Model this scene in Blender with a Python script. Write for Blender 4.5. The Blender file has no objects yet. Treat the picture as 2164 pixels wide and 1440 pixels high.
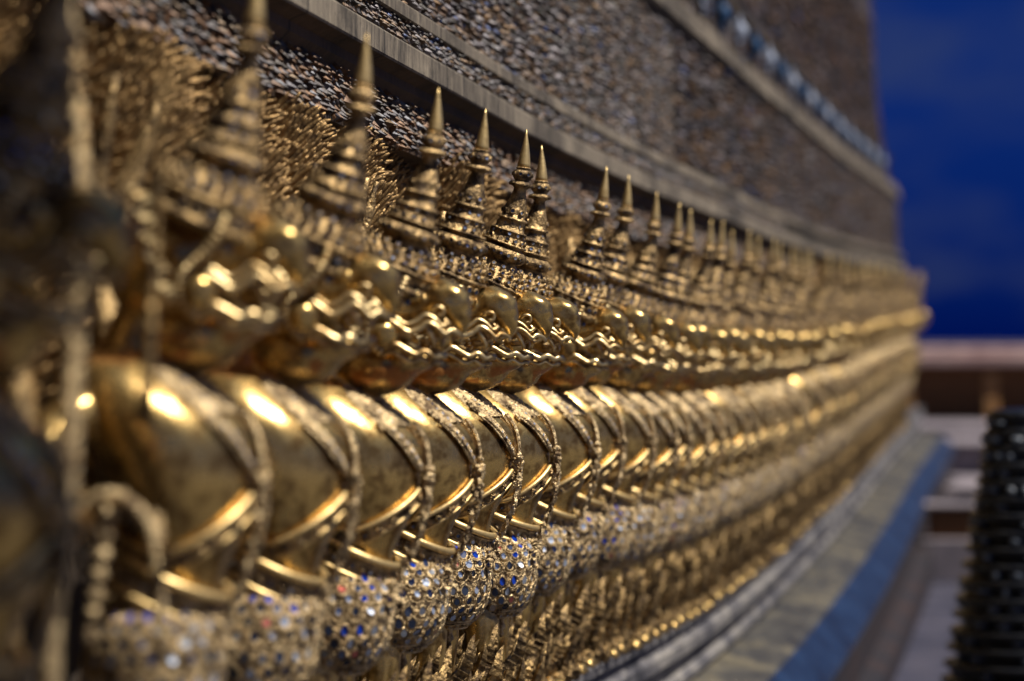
import bpy, bmesh, math, random
import numpy as np
from mathutils import Vector, Matrix
R = math.radians
random.seed(7); rng = np.random.default_rng(7)
scene = bpy.context.scene
C = scene.collection
# ------------------------------------------------------------------ camera
FPX = 6012.0; YAW = math.atan(938/FPX)
cam = bpy.data.cameras.new('camera'); camo = bpy.data.objects.new('camera', cam); C.objects.link(camo)
cam.lens = 100; cam.sensor_width = 36; cam.clip_start = .05; cam.clip_end = 3000
camo.location = (0, 0, 0); camo.rotation_euler = (R(90), 0, YAW)
cam.dof.use_dof = True; cam.dof.focus_distance = 5.42; cam.dof.aperture_fstop = 2.3
scene.camera = camo
# ------------------------------------------------------------------ light
SUN_EL, SUN_AZ = R(60), R(-14)          # azimuth measured from +X (outward) towards +Y
sd = Vector((math.cos(SUN_EL)*math.cos(SUN_AZ), math.cos(SUN_EL)*math.sin(SUN_AZ), math.sin(SUN_EL)))
sun = bpy.data.lights.new('sun', 'SUN'); sun.energy = 5.0; sun.angle = R(.5); sun.color = (1, .93, .82)
suno = bpy.data.objects.new('sun', sun); C.objects.link(suno)
suno.rotation_euler = sd.to_track_quat('Z', 'Y').to_euler(); suno.location = (3, -2, 6)
w = bpy.data.worlds.new('World'); scene.world = w; w.use_nodes = True
nt = w.node_tree; nt.nodes.clear()
def wn(t, **k):
    n = nt.nodes.new(t)
    for a, b in k.items(): setattr(n, a, b)
    return n
out = wn('ShaderNodeOutputWorld'); bg = wn('ShaderNodeBackground'); bg.inputs[1].default_value = .07
sky = wn('ShaderNodeTexSky', sky_type='NISHITA'); sky.sun_disc = False; sky.sun_elevation = SUN_EL
sky.sun_rotation = math.atan2(sd.x, sd.y); sky.ozone_density = 3.0; sky.air_density = .8; sky.dust_density = .3
tc = wn('ShaderNodeTexCoord'); sep = wn('ShaderNodeSeparateXYZ'); nt.links.new(tc.outputs['Generated'], sep.inputs[0])
ramp = wn('ShaderNodeValToRGB'); nt.links.new(sep.outputs['Z'], ramp.inputs[0])
cr = ramp.color_ramp; cr.elements[0].position = 0; cr.elements[0].color = (.0, .012, .20, 1)
cr.elements[1].position = .75; cr.elements[1].color = (.85, .92, 1.0, 1)
e = cr.elements.new(.10); e.color = (.012, .055, .29, 1)
e = cr.elements.new(.35); e.color = (.10, .16, .30, 1)
mul = wn('ShaderNodeMix', data_type='RGBA', blend_type='MULTIPLY'); mul.inputs[0].default_value = 1
nt.links.new(sky.outputs[0], mul.inputs[6]); nt.links.new(ramp.outputs[0], mul.inputs[7])
mp = wn('ShaderNodeMapping'); mp.inputs['Scale'].default_value = (7, 7, 16); nt.links.new(tc.outputs['Generated'], mp.inputs[0])
nz = wn('ShaderNodeTexNoise'); nz.inputs['Scale'].default_value = 1.6; nz.inputs['Detail'].default_value = 4; nt.links.new(mp.outputs[0], nz.inputs[0])
cl = wn('ShaderNodeValToRGB'); cl.color_ramp.elements[0].position = .48; cl.color_ramp.elements[1].position = .75; nt.links.new(nz.outputs[0], cl.inputs[0])
cm = wn('ShaderNodeMix', data_type='RGBA'); cm.inputs[7].default_value = (.55, .75, 1.3, 1)
cf = wn('ShaderNodeMath', operation='MULTIPLY'); cf.inputs[1].default_value = .5; nt.links.new(cl.outputs[0], cf.inputs[0])
nt.links.new(cf.outputs[0], cm.inputs[0]); nt.links.new(mul.outputs[2], cm.inputs[6]); nt.links.new(cm.outputs[2], bg.inputs[0]); nt.links.new(bg.outputs[0], out.inputs[0])
scene.view_settings.view_transform = 'Standard'; scene.view_settings.look = 'None'
scene.view_settings.exposure = .28; scene.view_settings.gamma = 1
# ------------------------------------------------------------------ path of the curved, sagging base
UT = [-8, 3, 5, 9, 11, 13, 15, 17, 19.5, 22, 27, 33, 39, 43, 47, 50]
KT = [10360, 10360, 10360, 10360, 10100, 9700, 9000, 8300, 7700, 7100, 6100, 5150, 4400, 3600, 2900, 2400]
ZUT = [-8, 3, 5.45, 7, 8, 9, 11, 13, 15, 17, 19.5, 22, 27, 33, 39, 43, 50]
ZT = [-1500, -1600, -1750, -1850, -2150, -2300, -2500, -2665, -2950, -3100, -3200, -3080, -2700, -2050, -1400, -900, -300]
LUT = [-8, 3, 9.3, 12.4, 14, 17, 21.6, 24, 30, 36, 43, 50]
LT = [8000, 7500, 6725, 6260, 5900, 5450, 5350, 5250, 5450, 6000, 6750, 7400]
US = np.concatenate([np.arange(-8, 3, 1.0), np.arange(3, 50.01, .25)])
def smooth_tab(ux, ut, tt):
    g = np.linspace(ut[0], ut[-1], 1200); v = np.interp(g, ut, tt)
    kx = np.exp(-np.linspace(-2.2, 2.2, 61)**2); kx /= kx.sum()
    vp = np.concatenate([v[0] - (v[30:0:-1]-v[0]), v, 2*v[-1]-v[-2:-32:-1]])
    return np.interp(ux, g, np.convolve(vp, kx, 'valid'))
M = .5/FPX
def path(u):
    u = np.asarray(u, float)
    k = smooth_tab(u, UT, KT)
    X = -math.cos(YAW)*k*M
    Y = .5*u/math.cos(YAW) - math.sin(YAW)*k*M
    return X, Y, smooth_tab(u, ZUT, ZT)*M, smooth_tab(u, LUT, LT)*M
# ------------------------------------------------------------------ materials
def nodes(name):
    m = bpy.data.materials.new(name); m.use_nodes = True; t = m.node_tree; b = t.nodes['Principled BSDF']
    return m, t, b
def N(t, ty, ins=None, **k):
    n = t.nodes.new(ty)
    for a, b in k.items(): setattr(n, a, b)
    for a, b in (ins or {}).items():
        if isinstance(b, bpy.types.NodeSocket): t.links.new(b, n.inputs[a])
        else: n.inputs[a].default_value = b
    return n
def coords(t, scale=(1, 1, 1)):
    tc = N(t, 'ShaderNodeTexCoord'); oi = N(t, 'ShaderNodeObjectInfo')
    s = N(t, 'ShaderNodeMath', {0: oi.outputs['Random'], 1: 31.7}, operation='MULTIPLY')
    a = N(t, 'ShaderNodeVectorMath', {0: tc.outputs['Object'], 1: s.outputs[0]}, operation='ADD')
    return N(t, 'ShaderNodeMapping', {'Vector': a.outputs[0], 'Scale': scale}).outputs[0]
def rampn(t, fac, stops):
    r = N(t, 'ShaderNodeValToRGB', {0: fac}); c = r.color_ramp
    while len(c.elements) < len(stops): c.elements.new(.5)
    for el, (p, col) in zip(c.elements, stops):
        el.position = p; el.color = (*col, 1) if len(col) == 3 else col
    return r.outputs[0]
def gold(name, base, dirt, r0, r1, bs, bstr, dirtpos=(.42, .62), metal=1.0, vor=0, dust=.15, jaw_patches=False):
    m, t, b = nodes(name); co = coords(t)
    n1 = N(t, 'ShaderNodeTexNoise', {'Vector': co, 'Scale': 38, 'Detail': 6, 'Roughness': .65})
    n2 = N(t, 'ShaderNodeTexNoise', {'Vector': co, 'Scale': bs, 'Detail': 5, 'Roughness': .6})
    col = rampn(t, n1.outputs[0], [(dirtpos[0], dirt), (dirtpos[1], base)])
    n3 = N(t, 'ShaderNodeTexNoise', {'Vector': co, 'Scale': 13.0, 'Detail': 9, 'Roughness': .75})
    dm = N(t, 'ShaderNodeMapRange', {0: n3.outputs[0], 1: .52, 2: .72, 3: 0.0, 4: dust})
    mxd = N(t, 'ShaderNodeMix', {0: dm.outputs[0], 6: col, 7: (.42, .33, .20, 1)}, data_type='RGBA'); col = mxd.outputs[2]; mf = N(t, 'ShaderNodeMath', {0: metal, 1: dm.outputs[0]}, operation='SUBTRACT').outputs[0]
    if jaw_patches:      # noisy orange patches, less metallic, in a band under the jaw
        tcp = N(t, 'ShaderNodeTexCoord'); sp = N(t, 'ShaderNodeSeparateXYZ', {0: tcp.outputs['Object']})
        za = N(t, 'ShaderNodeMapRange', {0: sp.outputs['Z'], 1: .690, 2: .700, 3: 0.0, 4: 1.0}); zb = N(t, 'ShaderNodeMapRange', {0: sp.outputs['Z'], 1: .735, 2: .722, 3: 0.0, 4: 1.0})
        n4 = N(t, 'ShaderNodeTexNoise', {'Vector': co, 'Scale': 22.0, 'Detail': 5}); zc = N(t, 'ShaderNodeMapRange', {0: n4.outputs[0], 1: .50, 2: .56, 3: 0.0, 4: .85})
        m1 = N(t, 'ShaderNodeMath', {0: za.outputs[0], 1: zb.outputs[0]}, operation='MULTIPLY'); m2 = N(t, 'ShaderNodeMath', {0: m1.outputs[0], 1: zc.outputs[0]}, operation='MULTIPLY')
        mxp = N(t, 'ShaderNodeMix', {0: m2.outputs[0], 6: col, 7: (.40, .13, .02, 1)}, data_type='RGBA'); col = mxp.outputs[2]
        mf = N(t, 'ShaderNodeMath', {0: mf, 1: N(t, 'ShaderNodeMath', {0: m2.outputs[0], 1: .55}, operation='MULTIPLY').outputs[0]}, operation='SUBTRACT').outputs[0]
    t.links.new(col, b.inputs['Base Color']); t.links.new(mf, b.inputs['Metallic'])
    mr = N(t, 'ShaderNodeMapRange', {0: n1.outputs[0], 1: .35, 2: .65, 3: r1, 4: r0}); t.links.new(mr.outputs[0], b.inputs['Roughness'])
    h = n2.outputs[0]
    if vor:
        vo = N(t, 'ShaderNodeTexVoronoi', {'Vector': co, 'Scale': vor}, feature='SMOOTH_F1')
        h = N(t, 'ShaderNodeMath', {0: vo.outputs['Distance'], 1: h}, operation='ADD').outputs[0]
    bp = N(t, 'ShaderNodeBump', {'Height': h, 'Strength': bstr, 'Distance': .004}); t.links.new(bp.outputs[0], b.inputs['Normal'])
    return m
G_SM = gold('burnished_gold', (.68, .46, .17), (.26, .155, .055), .24, .36, 90, .14, (.38, .54), .93, dust=.10, jaw_patches=True)
G_FACE = gold('face_gold', (.86, .66, .34), (.34, .20, .07), .28, .50, 34, .6, (.36, .58), .88)
G_OR = gold('ornament_gold', (.82, .62, .34), (.14, .09, .05), .34, .58, 260, .9, (.38, .58), .75, vor=150)
G_CR = gold('crown_gold', (.62, .42, .19), (.06, .038, .022), .32, .56, 200, .8, (.40, .60), .75, vor=110)
G_TIP = gold('spire_gold', (.85, .62, .28), (.5, .34, .14), .38, .5, 120, .2, (.3, .5), .85)
G_LEAF = gold('leaf_gold', (.44, .29, .12), (.07, .045, .025), .36, .60, 160, .9, (.40, .62), .85, vor=90)
G_STR = gold('feather_gold', (.44, .28, .12), (.07, .04, .02), .42, .62, 150, .6, (.36, .58), .8)
def simple(name, col, rough, metal=0.0):
    m, t, b = nodes(name); b.inputs['Base Color'].default_value = (*col, 1)
    b.inputs['Roughness'].default_value = rough; b.inputs['Metallic'].default_value = metal
    n = N(t, 'ShaderNodeTexNoise', {'Vector': coords(t), 'Scale': 90.0, 'Detail': 3})
    bp = N(t, 'ShaderNodeBump', {'Height': n.outputs[0], 'Strength': .12, 'Distance': .002}); t.links.new(bp.outputs[0], b.inputs['Normal'])
    return m
MIR = simple('mirror_glass', (.58, .64, .76), .16, .62)
MIR_D = simple('dark_mirror_glass', (.10, .13, .22), .14, .7)
BLUE = simple('blue_glass', (.01, .06, .50), .12, .35)
PINK = simple('pink_glass', (.75, .22, .18), .15, .5)
def stone(name, c0, c1, c2, sc=30, stretch=(1, 1, 1), rough=.8, bstr=.5, streak=True):
    m, t, b = nodes(name); tc = N(t, 'ShaderNodeTexCoord')
    mpn = N(t, 'ShaderNodeMapping', {'Vector': tc.outputs['Object'], 'Scale': stretch})
    n1 = N(t, 'ShaderNodeTexNoise', {'Vector': mpn.outputs[0], 'Scale': sc, 'Detail': 8, 'Roughness': .7})
    n2 = N(t, 'ShaderNodeTexNoise', {'Vector': tc.outputs['Object'], 'Scale': 3.1, 'Detail': 5})
    mx = N(t, 'ShaderNodeMath', {0: n1.outputs[0], 1: n2.outputs[0]}, operation='ADD'); hf = N(t, 'ShaderNodeMath', {0: mx.outputs[0], 1: .5}, operation='MULTIPLY')
    col = rampn(t, hf.outputs[0], [(.40, c0), (.5, c1), (.60, c2)])
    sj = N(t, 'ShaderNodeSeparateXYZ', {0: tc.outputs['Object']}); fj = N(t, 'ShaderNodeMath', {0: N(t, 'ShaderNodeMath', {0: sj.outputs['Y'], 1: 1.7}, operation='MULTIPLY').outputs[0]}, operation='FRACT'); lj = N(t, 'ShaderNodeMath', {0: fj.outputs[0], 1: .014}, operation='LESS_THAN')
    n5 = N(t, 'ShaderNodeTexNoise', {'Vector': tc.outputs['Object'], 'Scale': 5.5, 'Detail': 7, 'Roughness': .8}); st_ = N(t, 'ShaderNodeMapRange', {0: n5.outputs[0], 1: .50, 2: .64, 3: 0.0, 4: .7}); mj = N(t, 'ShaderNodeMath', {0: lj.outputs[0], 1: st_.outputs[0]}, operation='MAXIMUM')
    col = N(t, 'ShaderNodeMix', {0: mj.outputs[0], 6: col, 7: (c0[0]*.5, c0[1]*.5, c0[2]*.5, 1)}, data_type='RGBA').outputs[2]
    t.links.new(col, b.inputs['Base Color']); b.inputs['Roughness'].default_value = rough
    bp = N(t, 'ShaderNodeBump', {'Height': n1.outputs[0], 'Strength': bstr, 'Distance': .01}); t.links.new(bp.outputs[0], b.inputs['Normal'])
    return m
S_LEDGE = stone('weathered_carved_stone', (.05, .042, .035), (.20, .165, .125), (.35, .29, .215), 16, (1, 4, .5), .75, 1.0)
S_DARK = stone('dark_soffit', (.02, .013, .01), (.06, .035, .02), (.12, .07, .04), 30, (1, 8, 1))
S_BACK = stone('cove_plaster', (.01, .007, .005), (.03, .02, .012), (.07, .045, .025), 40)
S_BASE = stone('moulded_base_stone', (.025, .025, .035), (.11, .105, .115), (.26, .24, .22), 9, (1, .6, 14), .7, .5)
S_TAN = stone('tan_ledge_stone', (.02, .02, .025), (.06, .057, .052), (.14, .12, .08), 6, (3, .8, 3), .6, .3)
S_BLUE = stone('blue_glazed_stone', (.010, .018, .040), (.014, .030, .070), (.022, .045, .10), 5, (1, .5, 1), .35, .1)
S_RED = stone('dark_red_plinth', (.006, .005, .010), (.014, .009, .012), (.03, .012, .009), 4, (1, .5, 1), .7, .2)
S_GROUND = stone('grey_paving', (.025, .025, .03), (.045, .042, .048), (.07, .065, .07), 3)
S_GREY = stone('mauve_grey_stone', (.16, .14, .16), (.22, .19, .21), (.28, .24, .26), 4)
S_ORANGE = stone('orange_render', (.34, .14, .04), (.48, .22, .07), (.58, .31, .12), 2)
S_PINK = stone('pinkish_cap_stone', (.40, .26, .24), (.50, .34, .31), (.58, .42, .38), 3)
S_NAVY = stone('shadow_and_footing_navy', (.015, .015, .03), (.03, .03, .055), (.06, .055, .08), 3)
def chipmat():
    m, t, b = nodes('mosaic_chips'); a = N(t, 'ShaderNodeAttribute', attribute_name='chip')
    t.links.new(a.outputs['Color'], b.inputs['Base Color'])
    b.inputs['Metallic'].default_value = .2; b.inputs['Roughness'].default_value = .48
    n = N(t, 'ShaderNodeTexNoise', {'Vector': coords(t), 'Scale': 300.0, 'Detail': 3})
    bp = N(t, 'ShaderNodeBump', {'Height': n.outputs[0], 'Strength': .4, 'Distance': .003}); t.links.new(bp.outputs[0], b.inputs['Normal'])
    return m
CHIP = chipmat()
# ------------------------------------------------------------------ mesh builder
class MB:
    def __init__(s): s.v = []; s.f = []; s.m = []; s.s = []
    def add(s, vs, fs, mi=0, smooth=True):
        o = len(s.v); s.v += [tuple(map(float, p)) for p in vs]
        for f in fs: s.f.append(tuple(i+o for i in f)); s.m.append(mi); s.s.append(smooth)
    def build(s, name, mats, parent=None, shift=(0, 0, 0)):
        me = bpy.data.meshes.new(name)
        v = [(a+shift[0], b+shift[1], c+shift[2]) for a, b, c in s.v]
        me.from_pydata(v, [], s.f)
        for x in (mats if isinstance(mats, (list, tuple)) else [mats]): me.materials.append(x)
        me.polygons.foreach_set('material_index', s.m); me.polygons.foreach_set('use_smooth', s.s); me.update()
        o = bpy.data.objects.new(name, me); C.objects.link(o); o.parent = parent
        return o
def grid_faces(n, m, closed=True, caps=True):
    f = []
    for i in range(n-1):
        for j in range(m if closed else m-1):
            k = (j+1) % m; f.append((i*m+j, i*m+k, (i+1)*m+k, (i+1)*m+j))
    if caps and closed: f.append(tuple(range(m-1, -1, -1))); f.append(tuple((n-1)*m+j for j in range(m)))
    return f
def tube(mb, pts, rad, seg=8, mi=0, flat=1.0, up=None, closed=False, wob=None):
    pts = [Vector(p) for p in pts]; n = len(pts)
    if not hasattr(rad, '__len__'): rad = [rad]*n
    vs = []; prev = None
    for i, p in enumerate(pts):
        if closed: t = pts[(i+1) % n]-pts[i-1]
        else: t = pts[min(i+1, n-1)]-pts[max(i-1, 0)]
        t.normalize()
        ref = Vector(up) if up else (prev if prev is not None else (Vector((0, 1, 0)) if abs(t.y) < .9 else Vector((1, 0, 0))))
        a = ref - t*ref.dot(t); a.normalize(); b = t.cross(a); prev = a
        for j in range(seg):
            q = 2*math.pi*j/seg; vs.append(p + a*(rad[i]*math.cos(q)) + b*(rad[i]*flat*math.sin(q)))
    fs = grid_faces(n, seg, True, not closed)
    if closed: fs += [((n-1)*seg+j, (n-1)*seg+(j+1) % seg, (j+1) % seg, j) for j in range(seg)]
    mb.add(vs, fs, mi)
def ellipsoid(mb, c, r, nu=16, nv=10, mi=0, rot=None):
    vs = []
    for i in range(nv+1):
        th = math.pi*i/nv
        th = min(max(th, .02), math.pi-.02)
        for j in range(nu):
            q = 2*math.pi*j/nu; p = Vector((r[0]*math.sin(th)*math.cos(q), r[1]*math.sin(th)*math.sin(q), r[2]*math.cos(th)))
            if rot: p = rot @ p
            vs.append(p+Vector(c))
    mb.add(vs, [tuple(reversed(f)) for f in grid_faces(nv+1, nu)], mi)
def rings(mb, rr, seg=28, mi=0):     # rr: (cx,cz,rx,ry,tilt)
    vs = []
    for cx, cz, rx, ry, ti in rr:
        for j in range(seg):
            q = 2*math.pi*j/seg; a = rx*math.cos(q)
            vs.append((cx+a*math.cos(ti), ry*math.sin(q), cz-a*math.sin(ti)))
    mb.add(vs, grid_faces(len(rr), seg), mi)
def cat(pts, n):                       # catmull-rom through rows
    P = [np.array(p, float) for p in pts]; o = []
    P = [2*P[0]-P[1]]+P+[2*P[-1]-P[-2]]
    for i in range(1, len(P)-2):
        for k in range(n):
            t = k/n
            o.append(.5*((2*P[i])+(-P[i-1]+P[i+1])*t+(2*P[i-1]-5*P[i]+4*P[i+1]-P[i+2])*t*t+(-P[i-1]+3*P[i]-3*P[i+1]+P[i+2])*t**3))
    o.append(P[-2]); return o
def leaf(mb, p, d, up, L, W, curl=.3, th=.35, n=14, mi=0, serr=5, sc=.22):
    p = Vector(p); d = Vector(d).normalized(); up = Vector(up); up = (up-d*up.dot(d)).normalized(); sd_ = d.cross(up)
    vs = []
    for i in range(n+1):
        t = i/n
        c = p + d*(L*t) + up*(L*curl*(math.sin(t*math.pi*1.15)*.5 + t*t*.5)) + sd_*(L*.10*math.sin(t*math.pi*2))
        wd = W*.5*(math.sin(math.pi*min(1, t*.92+.08)**.75)**.8)*(1+sc*math.sin(serr*2*math.pi*t)) + .0006
        if i == n: wd = .0005
        vs += [c+sd_*wd, c+up*(wd*th*1.4), c-sd_*wd, c-up*(wd*th*.6)]
        # ridge pair gives a vein
    mb.add(vs, grid_faces(n+1, 4), mi, False)
def stud(mb, p, nrm, r, mi_rim, mi_glass, updir=(0, 0, 1), drop=1.0, seg=8, rim=True, h=.002):
    p = Vector(p); nrm = Vector(nrm).normalized(); u = Vector(updir); u = (u-nrm*u.dot(nrm)).normalized(); s = u.cross(nrm)
    def ring(rad, off):
        o = []
        for j in range(seg):
            q = 2*math.pi*j/seg; st = drop*(1.25 if math.cos(q) > .9 and drop > 1 else 1)
            o.append(p+nrm*off+u*(rad*st*math.cos(q))+s*(rad*math.sin(q)))
        return o
    if rim:
        vs = ring(r*1.75, -h*.6)+ring(r*1.35, h)+ring(r*1.02, h*.3)
        mb.add(vs, grid_faces(3, seg, True, False), mi_rim)
    tn = Vector((random.gauss(0, .19), random.gauss(0, .19), random.gauss(0, .19)))
    g = ring(r, h*.45); g = [q+nrm*((q-p).dot(tn)) for q in g]
    mb.add(g, [tuple(range(seg))], mi_glass, False)
    
ZB = .555
SH = (0, 0, ZB)
def join(a, b):
    a.f += [tuple(i_+len(a.v) for i_ in f_) for f_ in b.f]; a.m += b.m; a.s += b.s; a.v += b.v
def setp(o, label=None, cat_=None, group=None, kind=None):
    for k, v in (('label', label), ('category', cat_), ('group', group), ('kind', kind)):
        if v: o[k] = v
def empty(name, loc=(0, 0, 0), rz=0):
    o = bpy.data.objects.new(name, None); C.objects.link(o); o.location = loc; o.rotation_euler = (0, 0, rz); o.empty_display_size = .1
    return o
# ------------------------------------------------------------------ the guardian statue (origin: feet; built around the chest point)
TR = cat([(-.24, -.112, .050, .052), (-.205, -.108, .054, .056), (-.17, -.100, .054, .058), (-.14, -.094, .052, .058), (-.112, -.090, .057, .064), (-.085, -.090, .070, .080), (-.045, -.090, .084, .098),
          (0, -.096, .096, .108), (.045, -.112, .106, .112), (.080, -.130, .102, .112), (.112, -.148, .084, .102), (.138, -.158, .062, .080), (.155, -.155, .045, .05), (.19, -.14, .038, .040), (.22, -.12, .04, .042)], 4)
TRA = np.array(TR)
def T(z, q, off=0.0):
    cx = np.interp(z, TRA[:, 0], TRA[:, 1]); rx = np.interp(z, TRA[:, 0], TRA[:, 2]); ry = np.interp(z, TRA[:, 0], TRA[:, 3])
    return Vector((cx+(rx+off)*math.cos(q), (ry+off)*math.sin(q), z))
def Tn(z, q):
    e_ = .004
    a = T(z, q+.03)-T(z, q-.03); b = T(z+e_, q)-T(z-e_, q); return a.cross(b).normalized()
def make_body():
    mb = MB()
    rings(mb, [(r[1], r[0], r[2], r[3], 0) for r in TR], 36)
    # head: skull, snout ending in a hooked beak, heavy lower jaw
    hd = cat([(-.175, .245, .03, .03), (-.15, .25, .06, .056), (-.10, .260, .070, .062), (-.05, .270, .052, .052), (-.02, .270, .036, .036), (.005, .271, .029, .028), (.03, .282, .034, .031), (.050, .276, .031, .029), (.062, .256, .019, .020), (.066, .236, .010, .010), (.060, .220, .003, .004)], 4)
    vs = []; seg = 24
    for i, (x, z, rz, ry) in enumerate(hd):
        a = hd[max(i-1, 0)]; b = hd[min(i+1, len(hd)-1)]; t = Vector((b[0]-a[0], 0, b[1]-a[1])).normalized(); u = Vector((-t.z, 0, t.x))
        for j in range(seg):
            q = 2*math.pi*j/seg; vs.append(Vector((x, 0, z))+u*(rz*math.sin(q))+Vector((0, ry*math.cos(q), 0)))
    mb.add(vs, grid_faces(len(hd), seg))
    ellipsoid(mb, (-.045, 0, .176), (.072, .046, .026), rot=Matrix.Rotation(R(-8), 3, 'Y'))
    ellipsoid(mb, (-.075, 0, .168), (.07, .056, .045))
    for s in (-1, 1):
        ellipsoid(mb, (-.012, s*.034, .285), (.022, .014, .013))      # brow
        ellipsoid(mb, (-.055, s*.05, .225), (.03, .022, .026))        # cheek
        # arm: shoulder, elbow, raised fist
        tube(mb, cat([(-.19, s*.08, .08), (-.215, s*.125, .05), (-.235, s*.165, -.005), (-.245, s*.185, -.03), (-.25, s*.195, .0), (-.25, s*.195, .035)], 4), [x for x in np.interp(np.linspace(0, 1, 21), [0, .35, .5, .7, 1], [.034, .03, .026, .024, .016])], 12)
        ellipsoid(mb, (-.248, s*.195, .048), (.017, .013, .022))
        # leg: thigh pushed forward, calf back, three-toed foot
        tube(mb, cat([(-.14, s*.035, -.22), (-.155, s*.05, -.29), (-.15, s*.06, -.36), (-.155, s*.065, -.42), (-.15, s*.07, -.48), (-.13, s*.068, -.53)], 4), [x for x in np.interp(np.linspace(0, 1, 21), [0, .25, .42, .65, .9, 1], [.04, .042, .036, .032, .02, .022])], 14)
        for a in (-.5, 0, .5):
            tube(mb, [(-.125, s*.068, -.54), (-.10, s*.068+.025*a, -.535), (-.075, s*.068+.055*a, -.545), (-.062, s*.068+.065*a, -.553)], [.018, .012, .010, .003], 8)
        # fingers of the fist, closed round the serpent
        for k in range(4):
            z = .086+.009*k; y0 = s*.195
            tube(mb, [(a-.15, b, z-.05) for a, b in ((-.098, y0+s*.012), (-.080, y0+s*.015), (-.068, y0+s*.004), (-.070, y0-s*.010), (-.082, y0-s*.014))], [.0055, .0055, .005, .0045, .0035], 6)
        tube(mb, [(-.25, y0-s*.008, .05), (-.236, y0-s*.018, .068), (-.222, y0-s*.012, .075)], [.006, .0055, .004], 6)
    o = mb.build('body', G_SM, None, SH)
    md = o.modifiers.new('r', 'REMESH'); md.mode = 'VOXEL'; md.voxel_size = .0036; md.use_smooth_shade = True
    m2 = o.modifiers.new('s', 'SMOOTH'); m2.iterations = 5; m2.factor = .5
    dg = bpy.context.evaluated_depsgraph_get(); me = bpy.data.meshes.new_from_object(o.evaluated_get(dg))
    o.modifiers.clear(); o.data = me; me.name = 'body'
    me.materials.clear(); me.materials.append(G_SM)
    for p in me.polygons: p.use_smooth = True
    from mathutils import noise
    cs = [0.0]*(3*len(me.vertices)); me.vertices.foreach_get('co', cs); cs = np.array(cs).reshape(-1, 3); ns = [Vector(v.normal) for v in me.vertices]
    for i, (c_, n_) in enumerate(zip(cs, ns)):
        hh = min(1, max(0, (c_[2]-.74)/.03)); a_ = .0006+.0024*hh
        p_ = Vector(c_); cs[i] += np.array(n_)*(a_*(noise.noise(p_*(18+32*hh))+.25*hh*noise.noise(p_*80)))
    me.vertices.foreach_set('co', cs.ravel()); me.update()
    return o
CL = (R(19), R(5))
def crown_frame(h):    # centre and frame of the curved crown axis at height h above its rim
    H = .327; a0, a1 = CL; n = 20; x, z = -.058, .316
    for i in range(n):
        a = a0+(a1-a0)*((i+.5)/n)*min(1, h/H); x += math.sin(a)*h/n; z += math.cos(a)*h/n
    a = a0+(a1-a0)*min(1, h/H)
    ax = Vector((math.sin(a), 0, math.cos(a))); ux = Vector((math.cos(a), 0, -math.sin(a)))
    return Vector((x, 0, z)), ux, Vector((0, 1, 0)), ax
def crown_pt(h, r, q):
    c, ux, uy, ax = crown_frame(h); return c+ux*(r*math.cos(q))+uy*(r*math.sin(q)), (ux*math.cos(q)+uy*math.sin(q)), ax
PROF = [(-.014, .056), (-.010, .070), (-.002, .079), (.003, .0805), (.007, .077), (.009, .0745), (.026, .072), (.029, .0765), (.032, .076), (.034, .068), (.038, .063), (.055, .053), (.068, .040), (.0725, .036), (.0745, .044), (.078, .047),
        (.085, .0510), (.092, .048), (.097, .040), (.100, .034), (.1025, .034), (.1035, .041), (.1065, .0405), (.108, .034), (.118, .030), (.127, .027), (.1285, .031), (.131, .0305), (.133, .025), (.142, .0235), (.150, .0215), (.1515, .0255), (.155, .0250), (.157, .0195),
        (.166, .0205), (.175, .0190), (.190, .0145), (.204, .0115), (.213, .0102), (.216, .0125), (.2185, .0205), (.2225, .0208), (.2260, .0175), (.228, .0115), (.234, .0155), (.241, .0172), (.248, .0158), (.251, .0115), (.2525, .0140), (.255, .0130)]
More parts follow.
